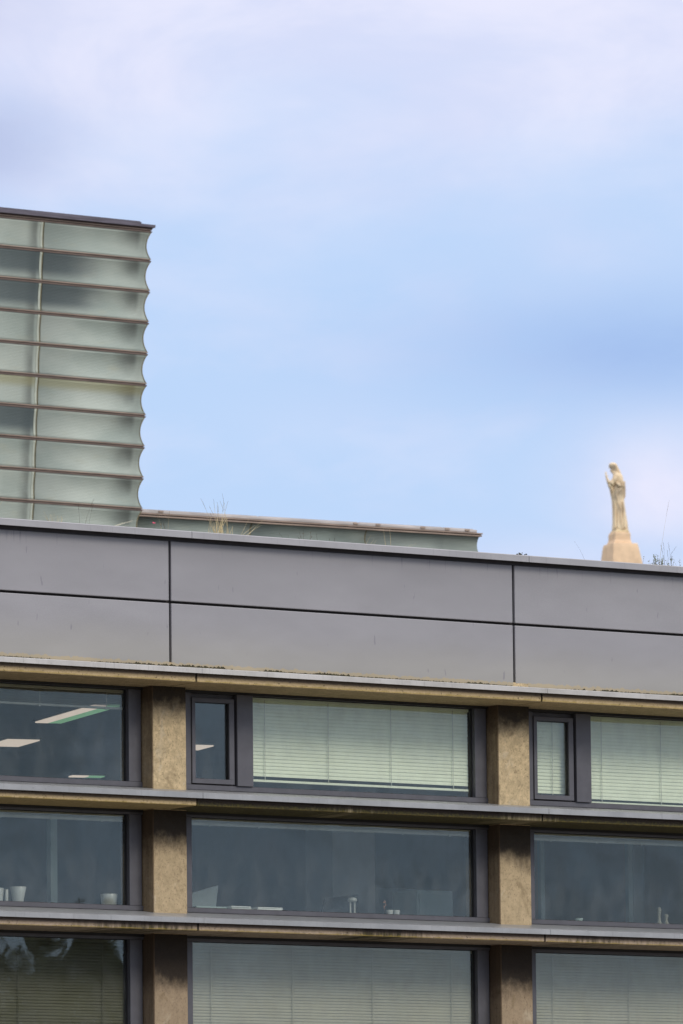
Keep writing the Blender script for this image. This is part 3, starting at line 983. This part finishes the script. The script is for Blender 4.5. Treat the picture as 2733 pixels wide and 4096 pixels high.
def tuft(label, x, y, n, hmin, hmax, spread, mat='straw', w=0.006, seed=1, heads=False, lean=(0, 0, 0), cat='grass', name='grass_tuft'):
    rr = random.Random(seed)
    root = empty(name, (x, y, ROOFZ), label, cat, GP)
    b = MB()
    h = MB()
    for k in range(n):
        px, py = x - lean[0] * 0.2 + rr.gauss(0, spread * 0.35), y + rr.gauss(0, 0.03)
        ln = rr.uniform(hmin, hmax) + 0.21
        d = (rr.gauss(0, 0.22) * spread * 4 + lean[0], rr.gauss(0, 0.1) + lean[1], 1)
        bd = (rr.gauss(0, 0.16) + lean[0] * 0.3, rr.gauss(0, 0.08), -abs(rr.gauss(0, 0.05)))
        pts = blade(b, (px, py, ROOFZ), d, ln, w * rr.uniform(0.7, 1.2), bd)
        if heads and ln > (hmin + hmax) / 2:
            dd = pts[-1] - pts[-2]
            for s in range(9):
                q = pts[-2] + dd * (s / 8.0) * 1.05
                a = Vector((rr.uniform(-1, 1), rr.uniform(-1, 1), 1.5)).normalized() * rr.uniform(0.008, 0.016)
                blade(h, q, a, a.length, 0.004, (0, 0, 0), 2)
    b.obj('blades', M[mat], root)
    if h.v:
        h.obj('seed_heads', M['twig'], root)
    return root


tuft('large straw coloured grass tuft with tall seed stalks in the middle of the roof edge', 0.80, 0.30, 38, 0.02, 0.22, 0.15, seed=3, w=0.010)
tuft('very tall thin seed stalks rising out of the large straw tuft', 0.83, 0.33, 11, 0.20, 0.42, 0.11, seed=8, heads=True, w=0.006, mat='straw')
tuft('short bent straw blades just left of the large straw tuft', 0.60, 0.28, 6, 0.03, 0.09, 0.10, seed=5, lean=(-0.8, 0, 0))
tuft('leaning straw stalk just right of the large straw tuft', 1.03, 0.28, 4, 0.08, 0.26, 0.05, seed=15, lean=(0.55, 0, 0), w=0.007)
tuft('fan of pale blades leaning right in front of the glass tower', -0.57, 0.28, 6, 0.20, 0.36, 0.03, seed=21, lean=(1.3, 0, 0), w=0.010, mat='pale_straw')
tuft('small yellow green sprouts at the foot of the glass tower', -1.14, 0.28, 12, 0.02, 0.12, 0.10, seed=31, mat='straw', w=0.008)
tuft('single dark seed stalk in front of the glass tower', -0.76, 0.32, 3, 0.10, 0.30, 0.05, seed=33, mat='twig', heads=True, w=0.004)
tuft('lone faint stalk near the left edge of the roof', -1.88, 0.32, 2, 0.15, 0.25, 0.04, seed=37, lean=(0.1, 0, 0), w=0.006)
tuft('slender stalks left of centre where the low wing meets the tower', 0.12, 0.32, 4, 0.05, 0.20, 0.10, seed=41, heads=True, w=0.005)
tuft('thin stalks in front of the right part of the low wing', 2.60, 0.32, 4, 0.04, 0.15, 0.08, seed=44, w=0.005, lean=(0.3, 0, 0))
tuft('stout pale stalk standing upright in front of the low wing', 2.835, 0.28, 2, 0.18, 0.20, 0.01, seed=47, w=0.010)
tuft('two curved straw blades near the right end of the low wing', 2.98, 0.28, 4, 0.04, 0.11, 0.05, seed=50, lean=(0.7, 0, 0), w=0.006)
tuft('tiny lone stalk between the low wing and the statue', 5.36, 0.32, 1, 0.22, 0.24, 0.0, seed=52, mat='twig', w=0.0045)
tuft('tall lone seed stalk to the right of the statue', 6.28, 0.33, 1, 0.70, 0.72, 0.0, seed=55, mat='straw', heads=True, w=0.0035)
tuft('thin twiggy stalks above the leafy weed at the right', 6.38, 0.33, 6, 0.10, 0.28, 0.10, seed=58, mat='twig', heads=True, w=0.0045)


def weed(label, x, y, n, h, spread, seed, leafs=6, mat='leaf', ls=0.018, petals=None):
    rr = random.Random(seed)
    root = empty('leafy_weed', (x, y, ROOFZ), label, 'weed', GP)
    b, l = MB(), MB()
    for k in range(n):
        px = x + rr.gauss(0, spread)
        pts = blade(b, (px, y + rr.gauss(0, 0.03), ROOFZ), (rr.gauss(0, 0.35), rr.gauss(0, 0.15), 1), h * rr.uniform(0.35, 1.0) + 0.20, 0.006, (rr.gauss(0, 0.12), 0, 0))
        for s in range(leafs):
            t = 0.35 + 0.65 * rr.random()
            i = min(len(pts) - 2, int(t * (len(pts) - 1)))
            q = pts[i].lerp(pts[i + 1], rr.random())
            a = Vector((rr.uniform(-1, 1), rr.uniform(-1, 1), rr.uniform(0.0, 1))).normalized()
            c = a.orthogonal().normalized()
            e = a.cross(c).normalized()
            L, W = ls * rr.uniform(0.7, 1.5), ls * 0.4
            l.add([q, q + a * L * 0.5 + c * W, q + a * L, q + a * L * 0.5 - c * W, q + a * L * 0.5 + e * W * 0.3], [(0, 1, 4), (1, 2, 4), (2, 3, 4), (3, 0, 4)])
    b.obj('stems', M['twig'], root)
    l.obj('leaves', M[mat], root)
    return root


weed('bushy grey green weed at the right end of the roof edge', 6.30, 0.30, 26, 0.13, 0.09, 61, 12)
weed('small green sprig between the statue and the bushy weed', 6.08, 0.30, 5, 0.10, 0.03, 62, 6)
weed('green weed cut off by the right edge of the picture', 6.60, 0.30, 6, 0.13, 0.03, 63, 10)
weed('brown twiggy weed in front of the middle of the low wing', 1.80, 0.30, 9, 0.15, 0.07, 64, 5, 'twig', 0.012)
weed('low dark sprigs right of the brown twiggy weed', 2.12, 0.30, 5, 0.10, 0.08, 66, 3, 'twig', 0.009)
root = empty('pink_flower', (0.028, 0.30, ROOFZ), 'tiny pink flower on a thin stem in front of the low wing', 'flower', GP)
b = MB()
blade(b, (0.028, 0.30, ROOFZ), (0.02, 0, 1), 0.265, 0.004, (0, 0, 0))
b.obj('stem', M['grass_green'], root)
b = MB()
for k in range(7):
    a = 0.9 * k
    c = Vector((0.030, 0.30, ROOFZ + 0.268))
    q = c + Vector((math.cos(a), math.sin(a) * 0.6, rr.uniform(-0.5, 0.8))) * 0.013
    s_ = Vector((0.004, 0, 0.006))
    b.add([c, q + s_, q * 1.0 + (q - c) * 0.2, q - s_], [(0, 1, 2, 3)])
b.obj('petals', M['pink'], root)
root = empty('clump_of_debris', (4.25, 0.0, 9.655), 'small dark clump of debris on the coping joint right of centre', 'debris')
b = MB()
for k in range(16):
    c = Vector((4.25 + rr.gauss(0, 0.022), -0.05 + rr.gauss(0, 0.02), 9.660 + abs(rr.gauss(0, 0.006))))
    s_ = rr.uniform(0.006, 0.014)
    b.add([c + Vector((s_ * 1.5, 0, 0)), c + Vector((0, s_, 0)), c - Vector((s_ * 1.5, 0, 0)), c - Vector((0, s_, 0)), c + Vector((0, 0, s_)), c - Vector((0, 0, s_ * 0.6))],
          [(0, 1, 4), (1, 2, 4), (2, 3, 4), (3, 0, 4), (1, 0, 5), (2, 1, 5), (3, 2, 5), (0, 3, 5)])
b.obj('clump', M['moss'], root)

# ------------------------------------------------------------------ the leaning glass tower behind
TY = 50.7
RT_X = 32.405          # right corner at Z 22.165
LEAN = 0.0475
PW = 2.375
ROW_H = 0.5935


def tx(x, z):
    return x + LEAN * (z - 22.165)


tower = empty('glass_tower', (27.0, TY, 0), 'leaning tower clad in rows of curved greenish ribbed glass at the left', 'building')


def curved_panel(name, xa, xb, z0, z1, y0, sag, mat, parent, lean=True, y1=None, inset=0.0, thick=0.03, n=12, both=False):
    """concave glass trough between two rails"""
    b = MB()
    vs = []
    for side in (0, 1):
        for i in range(n + 1):
            t = i / n
            z = z0 + (z1 - z0) * t
            d = sag * (1 - (2 * t - 1) ** 2)
            for e, x in enumerate((xa, xb)):
                yy = y0 if (e == 0 or y1 is None) else y1
                xx = (tx(x, z) if lean else x) - (inset * (1 - (2 * t - 1) ** 2) if (e or both) else 0)
                vs.append((xx, yy + d + side * thick, z))
    m_ = (n + 1) * 2
    fs = []
    for i in range(n):
        a = i * 2
        fs.append((a, a + 1, a + 3, a + 2))
        fs.append((m_ + a, m_ + a + 2, m_ + a + 3, m_ + a + 1))
        fs.append((a, a + 2, m_ + a + 2, m_ + a))
        fs.append((a + 1, m_ + a + 1, m_ + a + 3, a + 3))
    fs.append((0, m_, m_ + 1, 1))
    fs.append((2 * n, 2 * n + 1, m_ + 2 * n + 1, m_ + 2 * n))
    b.add(vs, fs)
    me = b.mesh(name)
    for p_ in me.polygons:
        p_.use_smooth = len(p_.vertices) == 4 and abs(p_.normal.x) < 0.5
    me.materials.append(mat)
    o = bpy.data.objects.new(name, me)
    link(o, parent)
    o.location = -parent.location
    return o


def sheared_box(xa, xb, ya, yb, z0, z1, name, mat, parent):
    b = MB()
    vs = [(tx(x, z), y, z) for z in (z0, z1) for y in (ya, yb) for x in (xa, xb)]
    b.add(vs, [(0, 2, 3, 1), (4, 5, 7, 6), (0, 1, 5, 4), (2, 6, 7, 3), (0, 4, 6, 2), (1, 3, 7, 5)])
    return b.obj(name, mat, parent)


TX_L = RT_X - 5 * PW
SAG = 0.022
rails = [22.735] + [22.165 - ROW_H * k for k in range(0, 12)]
for k, zr in enumerate(rails):
    # two lips with a groove between them
    sheared_box(TX_L, RT_X + 0.010, TY - 0.042, TY + 0.03, zr + 0.006, zr + 0.024, 'rail_lip', M['trail'], tower)
    sheared_box(TX_L, RT_X - 0.004, TY - 0.024, TY + 0.03, zr - 0.012, zr + 0.0055, 'rail_groove', M['trail_dark'], tower)
    sheared_box(TX_L, RT_X + 0.014, TY - 0.040, TY + 0.03, zr - 0.040, zr - 0.0125, 'rail_lip', M['trail_mid'], tower)
for k in range(len(rails) - 1):
    z1, z0 = rails[k] - 0.041, rails[k + 1] + 0.025
    for j in range(5):
        xb = RT_X - j * PW
        xa = xb - PW + 0.016
        mt = M['tglass']
        if (k in (1, 2) and j in (0, 1)) or (k == 6 and j == 1) or (k == 1 and j == 2):
            mt = M['tglass_dark']
        curved_panel('glass_panel', xa + 0.0, xb - (0.014 if j == 0 else 0.016), z0, z1, TY - 0.03, SAG, mt, tower, inset=0.085 if j == 0 else 0)
        # brown seal following the curve, and a pale strip painting in the highlight beside it
        curved_panel('joint_seal', xb - 0.0135, xb + (0.004 if j == 0 else 0.0), z0, z1, TY - 0.035, SAG, M['tseal'], tower, thick=0.05, inset=0.085 if j == 0 else 0, both=True)
        if j:
            curved_panel('highlight_strip', xb - 0.065, xb - 0.0165, z0, z1, TY - 0.033, SAG, M['thighlight'], tower, thick=0.005)
# body of the tower and its roof
sheared_box(TX_L, RT_X - 0.30, TY + 0.16, TY + 12, 0.0, 22.76, 'tower_body', M['core'], tower)
sheared_box(TX_L, RT_X - 0.01, TY - 0.01, TY + 0.158, 0.0, rails[-1] - 0.04, 'lower_wall', M['core'], tower)
sheared_box(TX_L - 0.05, RT_X + 0.045, TY - 0.105, TY + 12, 22.785, 22.838, 'roof_edge', M['troof'], tower)
sheared_box(TX_L - 0.05, RT_X + 0.02, TY - 0.045, TY + 0.02, 22.762, 22.7845, 'roof_drip', M['trail_dark'], tower)
sheared_box(TX_L - 0.05, RT_X - 0.25, TY - 0.075, TY + 11.9, 22.8385, 22.872, 'roof_fold', M['troof'], tower)
sheared_box(TX_L - 0.05, RT_X - 0.26, TY - 0.045, TY + 11.8, 22.8725, 22.893, 'roof_fold', M['troof'], tower)

# low wing to the right of the tower, slightly turned
wing = empty('low_glass_wing', (36.0, 50.9, 0), 'long low glass wing with a pale roof edge, running right from the tower', 'building')
WA, WB = Vector((31.9, 51.24, 0)), Vector((39.975, 50.62, 0))
wd = (WB - WA).normalized()
wn = Vector((-wd.y, wd.x, 0))       # into the building
WL = (WB - WA).length


def wing_box(s0, s1, d0, d1, z0, z1, name, mat, bev=0.0):
    b = MB()
    vs = []
    for z in (z0, z1):
        for d in (d0, d1):
            for s in (s0, s1):
                q = WA + wd * s + wn * d
                vs.append((q.x, q.y, z))
    b.add(vs, [(0, 2, 3, 1), (4, 5, 7, 6), (0, 1, 5, 4), (2, 6, 7, 3), (0, 4, 6, 2), (1, 3, 7, 5)])
    return b.obj(name, mat, wing, bevel=bev)


WPAN = 2.53
x_edges = [WL - 0.05 - WPAN * k for k in range(4)]
wing_box(0, WL, -0.06, 0.04, 17.396, 17.418, 'rail_lip', M['trail'])
wing_box(0, WL - 0.02, -0.03, 0.04, 17.375, 17.3955, 'rail_groove', M['trail_dark'])
wing_box(0, WL - 0.015, -0.055, 0.04, 17.350, 17.3745, 'rail_lip', M['trail'])
wing_box(0, WL - 0.12, -0.05, 6, 17.4185, 17.478, 'roof_edge', M['wroof'], 0.01)
for s0, s1 in ((0.0, 3.1), (3.15, 5.3), (5.35, 7.2), (7.24, WL - 0.2)):
    wing_box(s0, s1, -0.03, 0.8, 17.4785, 17.492, 'roof_fold', M['wroof'])
for s in (1.0, 5.25, 5.75, 6.75, 7.3, 7.75):
    wing_box(s - 0.05, s + 0.05, -0.066, -0.045, 17.438, 17.474, 'roof_clip', M['trail'])
for zt, zb in ((17.349, 17.02), (16.965, 16.64)):
    for k in range(4):
        s1 = x_edges[k]
        s0 = max(0, s1 - WPAN + 0.016)
        pa, pb = WA + wd * s0, WA + wd * s1
        o = curved_panel('glass_panel', pa.x, pb.x, zb, zt, pa.y, 0.075, M['wglass'], wing, lean=False, y1=pb.y)
        if k:
            pc = WA + wd * (s1 + 0.001)
            pd_ = WA + wd * (s1 + 0.0155)
            curved_panel('joint_seal', pc.x, pd_.x, zb, zt, pc.y - 0.008, 0.075, M['tseal'], wing, lean=False, y1=pd_.y - 0.008)
wing_box(0, WL - 0.02, -0.05, 0.04, 16.97, 17.015, 'rail_lip', M['trail'])
wing_box(0, WL - 0.2, 0.12, 6, 0.0, 17.395, 'wing_body', M['core'])
wing_box(0, WL - 0.06, 0.0, 0.119, 0.0, 16.63, 'lower_wall', M['core'])

# ------------------------------------------------------------------ two slender trees across the square, mirrored in the glass
def slender_tree(label, x, y, h, r, seed):
    rr = random.Random(seed)
    root = empty('slender_tree', (x, y, 0), label, 'tree', 'slender trees across the square')
    b = MB()
    blade(b, (x, y, 0), (0.01, 0.0, 1), h * 0.92, 0.7, (0, 0, 0), 10)
    b.obj('trunk', M['twig'], root)
    l = MB()
    for k in range(7000):
        t = rr.random() ** 0.8
        z = 2.5 + (h - 2.5) * t
        prof = r * min(1.0, 3.0 * (1 - t) ** 0.45) * (0.85 + 0.25 * noise.noise(Vector((z * 0.8, seed, 0))))
        a = rr.uniform(0, 6.283)
        q = math.sqrt(rr.uniform(0.2, 1))
        c = Vector((x + prof * q * math.cos(a), y + prof * q * math.sin(a), z + rr.uniform(-0.2, 0.2)))
        u = Vector((rr.uniform(-1, 1), rr.uniform(-1, 1), rr.uniform(-0.4, 1))).normalized()
        w_ = u.orthogonal().normalized()
        s_ = rr.uniform(0.14, 0.30)
        l.add([c, c + u * s_ + w_ * s_ * 0.5, c + u * s_ * 2, c + u * s_ - w_ * s_ * 0.5], [(0, 1, 2, 3)])
    l.obj('crown', M['crown_leaf'], root)


slender_tree('slender dark tree across the square behind the viewer, taller of the two', 79.6, -127.0, 15.2, 2.45, 3)
slender_tree('slender dark tree across the square behind the viewer, shorter of the two', 76.0, -128.4, 14.95, 3.5, 5)

# ------------------------------------------------------------------ statue on the hill
SB = Vector((737.64, 980.1, 0))
K = 0.01228        # metres per crop pixel
RH = Vector((0.826, -0.5636, 0)).normalized()     # to the right as seen from the square
TH = Vector((-0.5636, -0.826, 0)).normalized()    # towards the square


def SW(px, py, d=0.0):
    """statue local: px, py offsets measured on the monument (0.01228 m units), d = metres towards the square"""
    q = SB + RH * ((px - 607) * K) + TH * d
    return Vector((q.x, q.y, 152.63 + (1840 - py) * K))


st = empty('statue', (SB.x, SB.y, 148), 'pale stone statue of a robed bearded figure raising one hand, on a stepped pedestal', 'statue')


def square_loft(rows, name, mat, beta=24):
    b = MB()
    vs = []
    for cx, hw, y in rows:
        # hw is the seen half width; side derived from the turned square
        hd = hw * K / math.cos(math.radians(beta)) 
        c = SW(cx, y)
        for k in range(4):
            a = math.radians(beta + 90 * k)
            vs.append(tuple(c + RH * (-hd * math.sin(a)) + TH * (hd * math.cos(a))))
    fs = []
    for i in range(len(rows) - 1):
        for k in range(4):
            a, c2 = i * 4 + k, i * 4 + (k + 1) % 4
            fs.append((a, c2, c2 + 4, a + 4))
    fs.append((3, 2, 1, 0))
    n = (len(rows) - 1) * 4
    fs.append((n, n + 1, n + 2, n + 3))
    b.add(vs, fs)
    return b.obj(name, mat, st, bevel=0.08)


square_loft([(610, 385, 2190), (607, 322, 1840), (598, 280, 1610), (597, 262, 1555)], 'pedestal_base', M['stone2'])
square_loft([(580, 196, 1553), (583, 190, 1528), (583, 174, 1498), (583, 172, 1400), (586, 160, 1375)], 'pedestal_block', M['stone2'])
square_loft([(588, 150, 1374), (590, 142, 1345), (596, 132, 1332)], 'plinth', M['stone'])

# figure: stacked sections, facing left with the head bowed
sec = [  # y, left, right, depth half (m)
    (1334, 466, 726, 1.45), (1300, 470, 722, 1.42), (1240, 478, 718, 1.36), (1180, 480, 708, 1.3), (1100, 480, 698, 1.22),
    (1000, 478, 686, 1.15), (920, 472, 676, 1.12), (850, 466, 668, 1.1), (790, 456, 668, 1.12), (740, 446, 672, 1.15),
    (700, 440, 670, 1.16), (660, 440, 668, 1.2), (620, 455, 665, 1.22), (580, 470, 660, 1.24), (540, 482, 656, 1.26),
    (500, 488, 650, 1.24), (465, 492, 640, 1.12), (435, 498, 622, 0.86), (410, 496, 600, 0.6), (392, 486, 588, 0.5),
    (370, 462, 580, 0.52), (350, 448, 572, 0.56), (325, 438, 562, 0.58), (300, 432, 553, 0.56), (282, 440, 546, 0.5), (268, 458, 532, 0.36), (262, 474, 518, 0.2)]
NS = 40
vs, fs = [], []
for (y, l, r_, dh) in sec:
    cx, hw = (l + r_) / 2, (r_ - l) / 2
    fold = 0.0
    if y > 560:
        fold = 0.075
    elif y > 420:
        fold = 0.03
    for k in range(NS):
        a = 2 * math.pi * k / NS
        f = 1 + fold * (math.sin(7 * a + y * 0.004) * 0.6 + math.sin(11 * a - y * 0.007) * 0.4) - fold * 0.3
        q = SW(cx + hw * f * math.cos(a), y, dh * f * math.sin(a))
        vs.append(tuple(q))
for i in range(len(sec) - 1):
    for k in range(NS):
        a, c2 = i * NS + k, i * NS + (k + 1) % NS
        fs.append((a, c2, c2 + NS, a + NS))
fs.append(tuple(range(NS - 1, -1, -1)))
fs.append(tuple((len(sec) - 1) * NS + k for k in range(NS)))
fig = MB().add(vs, fs)


def limb(b, pts, n=12):
    """pts: (px, py, d, radius px)"""
    P = [SW(x, y, d) for x, y, d, r in pts]
    vs = []
    for i, p in enumerate(P):
        t_ = (P[min(i + 1, len(P) - 1)] - P[max(i - 1, 0)]).normalized()
        u = t_.orthogonal().normalized()
        w_ = t_.cross(u)
        rr_ = pts[i][3] * K
        for k in range(n):
            a = 2 * math.pi * k / n
            vs.append(tuple(p + (u * math.cos(a) + w_ * math.sin(a)) * rr_))
    fs = []
    for i in range(len(P) - 1):
        for k in range(n):
            a, c2 = i * n + k, i * n + (k + 1) % n
            fs.append((a, c2, c2 + n, a + n))
    fs.append(tuple(range(n - 1, -1, -1)))
    fs.append(tuple((len(P) - 1) * n + k for k in range(n)))
    b.add(vs, fs)


# raised right arm: shoulder, elbow in wide sleeve, forearm, hand with fingers
limb(fig, [(560, 470, 0.9, 40), (520, 540, 1.15, 46), (465, 605, 1.2, 48), (425, 590, 1.15, 34), (405, 545, 1.1, 20), (392, 505, 1.1, 15), (386, 480, 1.1, 17)])
for dx, ty, dd in ((-7, 425, 0.06), (0, 412, 0.0), (6, 418, -0.07), (10, 446, -0.14)):
    limb(fig, [(384 + dx * 0.6, 485, 1.1 + dd, 7), (380 + dx, 450, 1.1 + dd, 6), (381 + dx * 1.1, ty, 1.1 + dd, 4)], 8)
limb(fig, [(394, 500, 1.12, 8), (408, 482, 1.14, 6), (412, 464, 1.14, 4)], 8)
# sleeve drape under the raised forearm
limb(fig, [(450, 570, 1.15, 34), (440, 640, 1.1, 34), (462, 690, 0.95, 24), (475, 730, 0.9, 10)])
# left arm folded to the breast
limb(fig, [(612, 480, 0.5, 32), (626, 570, 0.7, 34), (622, 650, 0.9, 32), (590, 640, 1.2, 30), (545, 600, 1.35, 20), (525, 580, 1.38, 16)])
# cloak edge crossing the body, hanging cloth at the back
limb(fig, [(660, 640, 0.6, 22), (600, 700, 1.1, 22), (540, 790, 1.12, 18), (560, 900, 1.1, 16), (600, 1010, 1.1, 14)])
limb(fig, [(668, 560, 0.1, 18), (672, 680, 0.1, 20), (672, 790, 0.1, 16), (664, 840, 0.1, 8)])
for x0, x1 in ((520, 512), (565, 560), (610, 622), (650, 668)):
    limb(fig, [(x0, 880, 0.95, 10), ((x0 + x1) / 2, 1080, 1.1, 13), (x1, 1310, 1.3, 17)])
# hair falling to the shoulders, nose, brow, beard, ear
limb(fig, [(520, 296, 0.2, 38), (545, 350, 0.2, 38), (568, 405, 0.2, 40), (590, 450, 0.2, 40)])
limb(fig, [(447, 318, 0.12, 8), (436, 338, 0.12, 8), (432, 350, 0.12, 6)], 8)
limb(fig, [(440, 308, 0.3, 8), (440, 306, -0.1, 8)], 8)
limb(fig, [(470, 370, 0.15, 24), (482, 405, 0.18, 22), (500, 440, 0.2, 12)])
smt, t_, p_, o_ = new_mat('patchy_golden_stone')
ps = wpos(t_)
na = noise_tex(t_, scl(t_, ps, (1, 1, 0.35)), 1.1, 6, 0.65)
cs = mixc(t_, smooth(t_, na, 0.32, 0.66), (0.66, 0.50, 0.32), (0.88, 0.73, 0.50))
for (sx_, sy_, rad, amt) in ((478, 350, 0.75, 0.85), (625, 690, 1.2, 0.6), (560, 800, 1.0, 0.45), (610, 1000, 0.9, 0.4), (420, 600, 0.8, 0.35)):  # darker patches at face, waist, front, lower robe and sleeve
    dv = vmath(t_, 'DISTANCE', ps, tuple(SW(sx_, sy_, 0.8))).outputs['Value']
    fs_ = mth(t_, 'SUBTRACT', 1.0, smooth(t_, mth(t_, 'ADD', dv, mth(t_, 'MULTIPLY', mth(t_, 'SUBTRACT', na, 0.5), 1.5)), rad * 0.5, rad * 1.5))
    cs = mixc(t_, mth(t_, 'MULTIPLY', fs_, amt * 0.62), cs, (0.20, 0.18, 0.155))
setp(t_, p_, cs, 0.9, 0.0, 0.3)
fo = fig.obj('figure', smt, st)
rm = fo.modifiers.new('remesh', 'REMESH')
rm.mode = 'VOXEL'
rm.voxel_size = 0.06
rm.use_smooth_shade = True
sm = fo.modifiers.new('smooth', 'SMOOTH')
sm.iterations = 2
sm.factor = 0.5
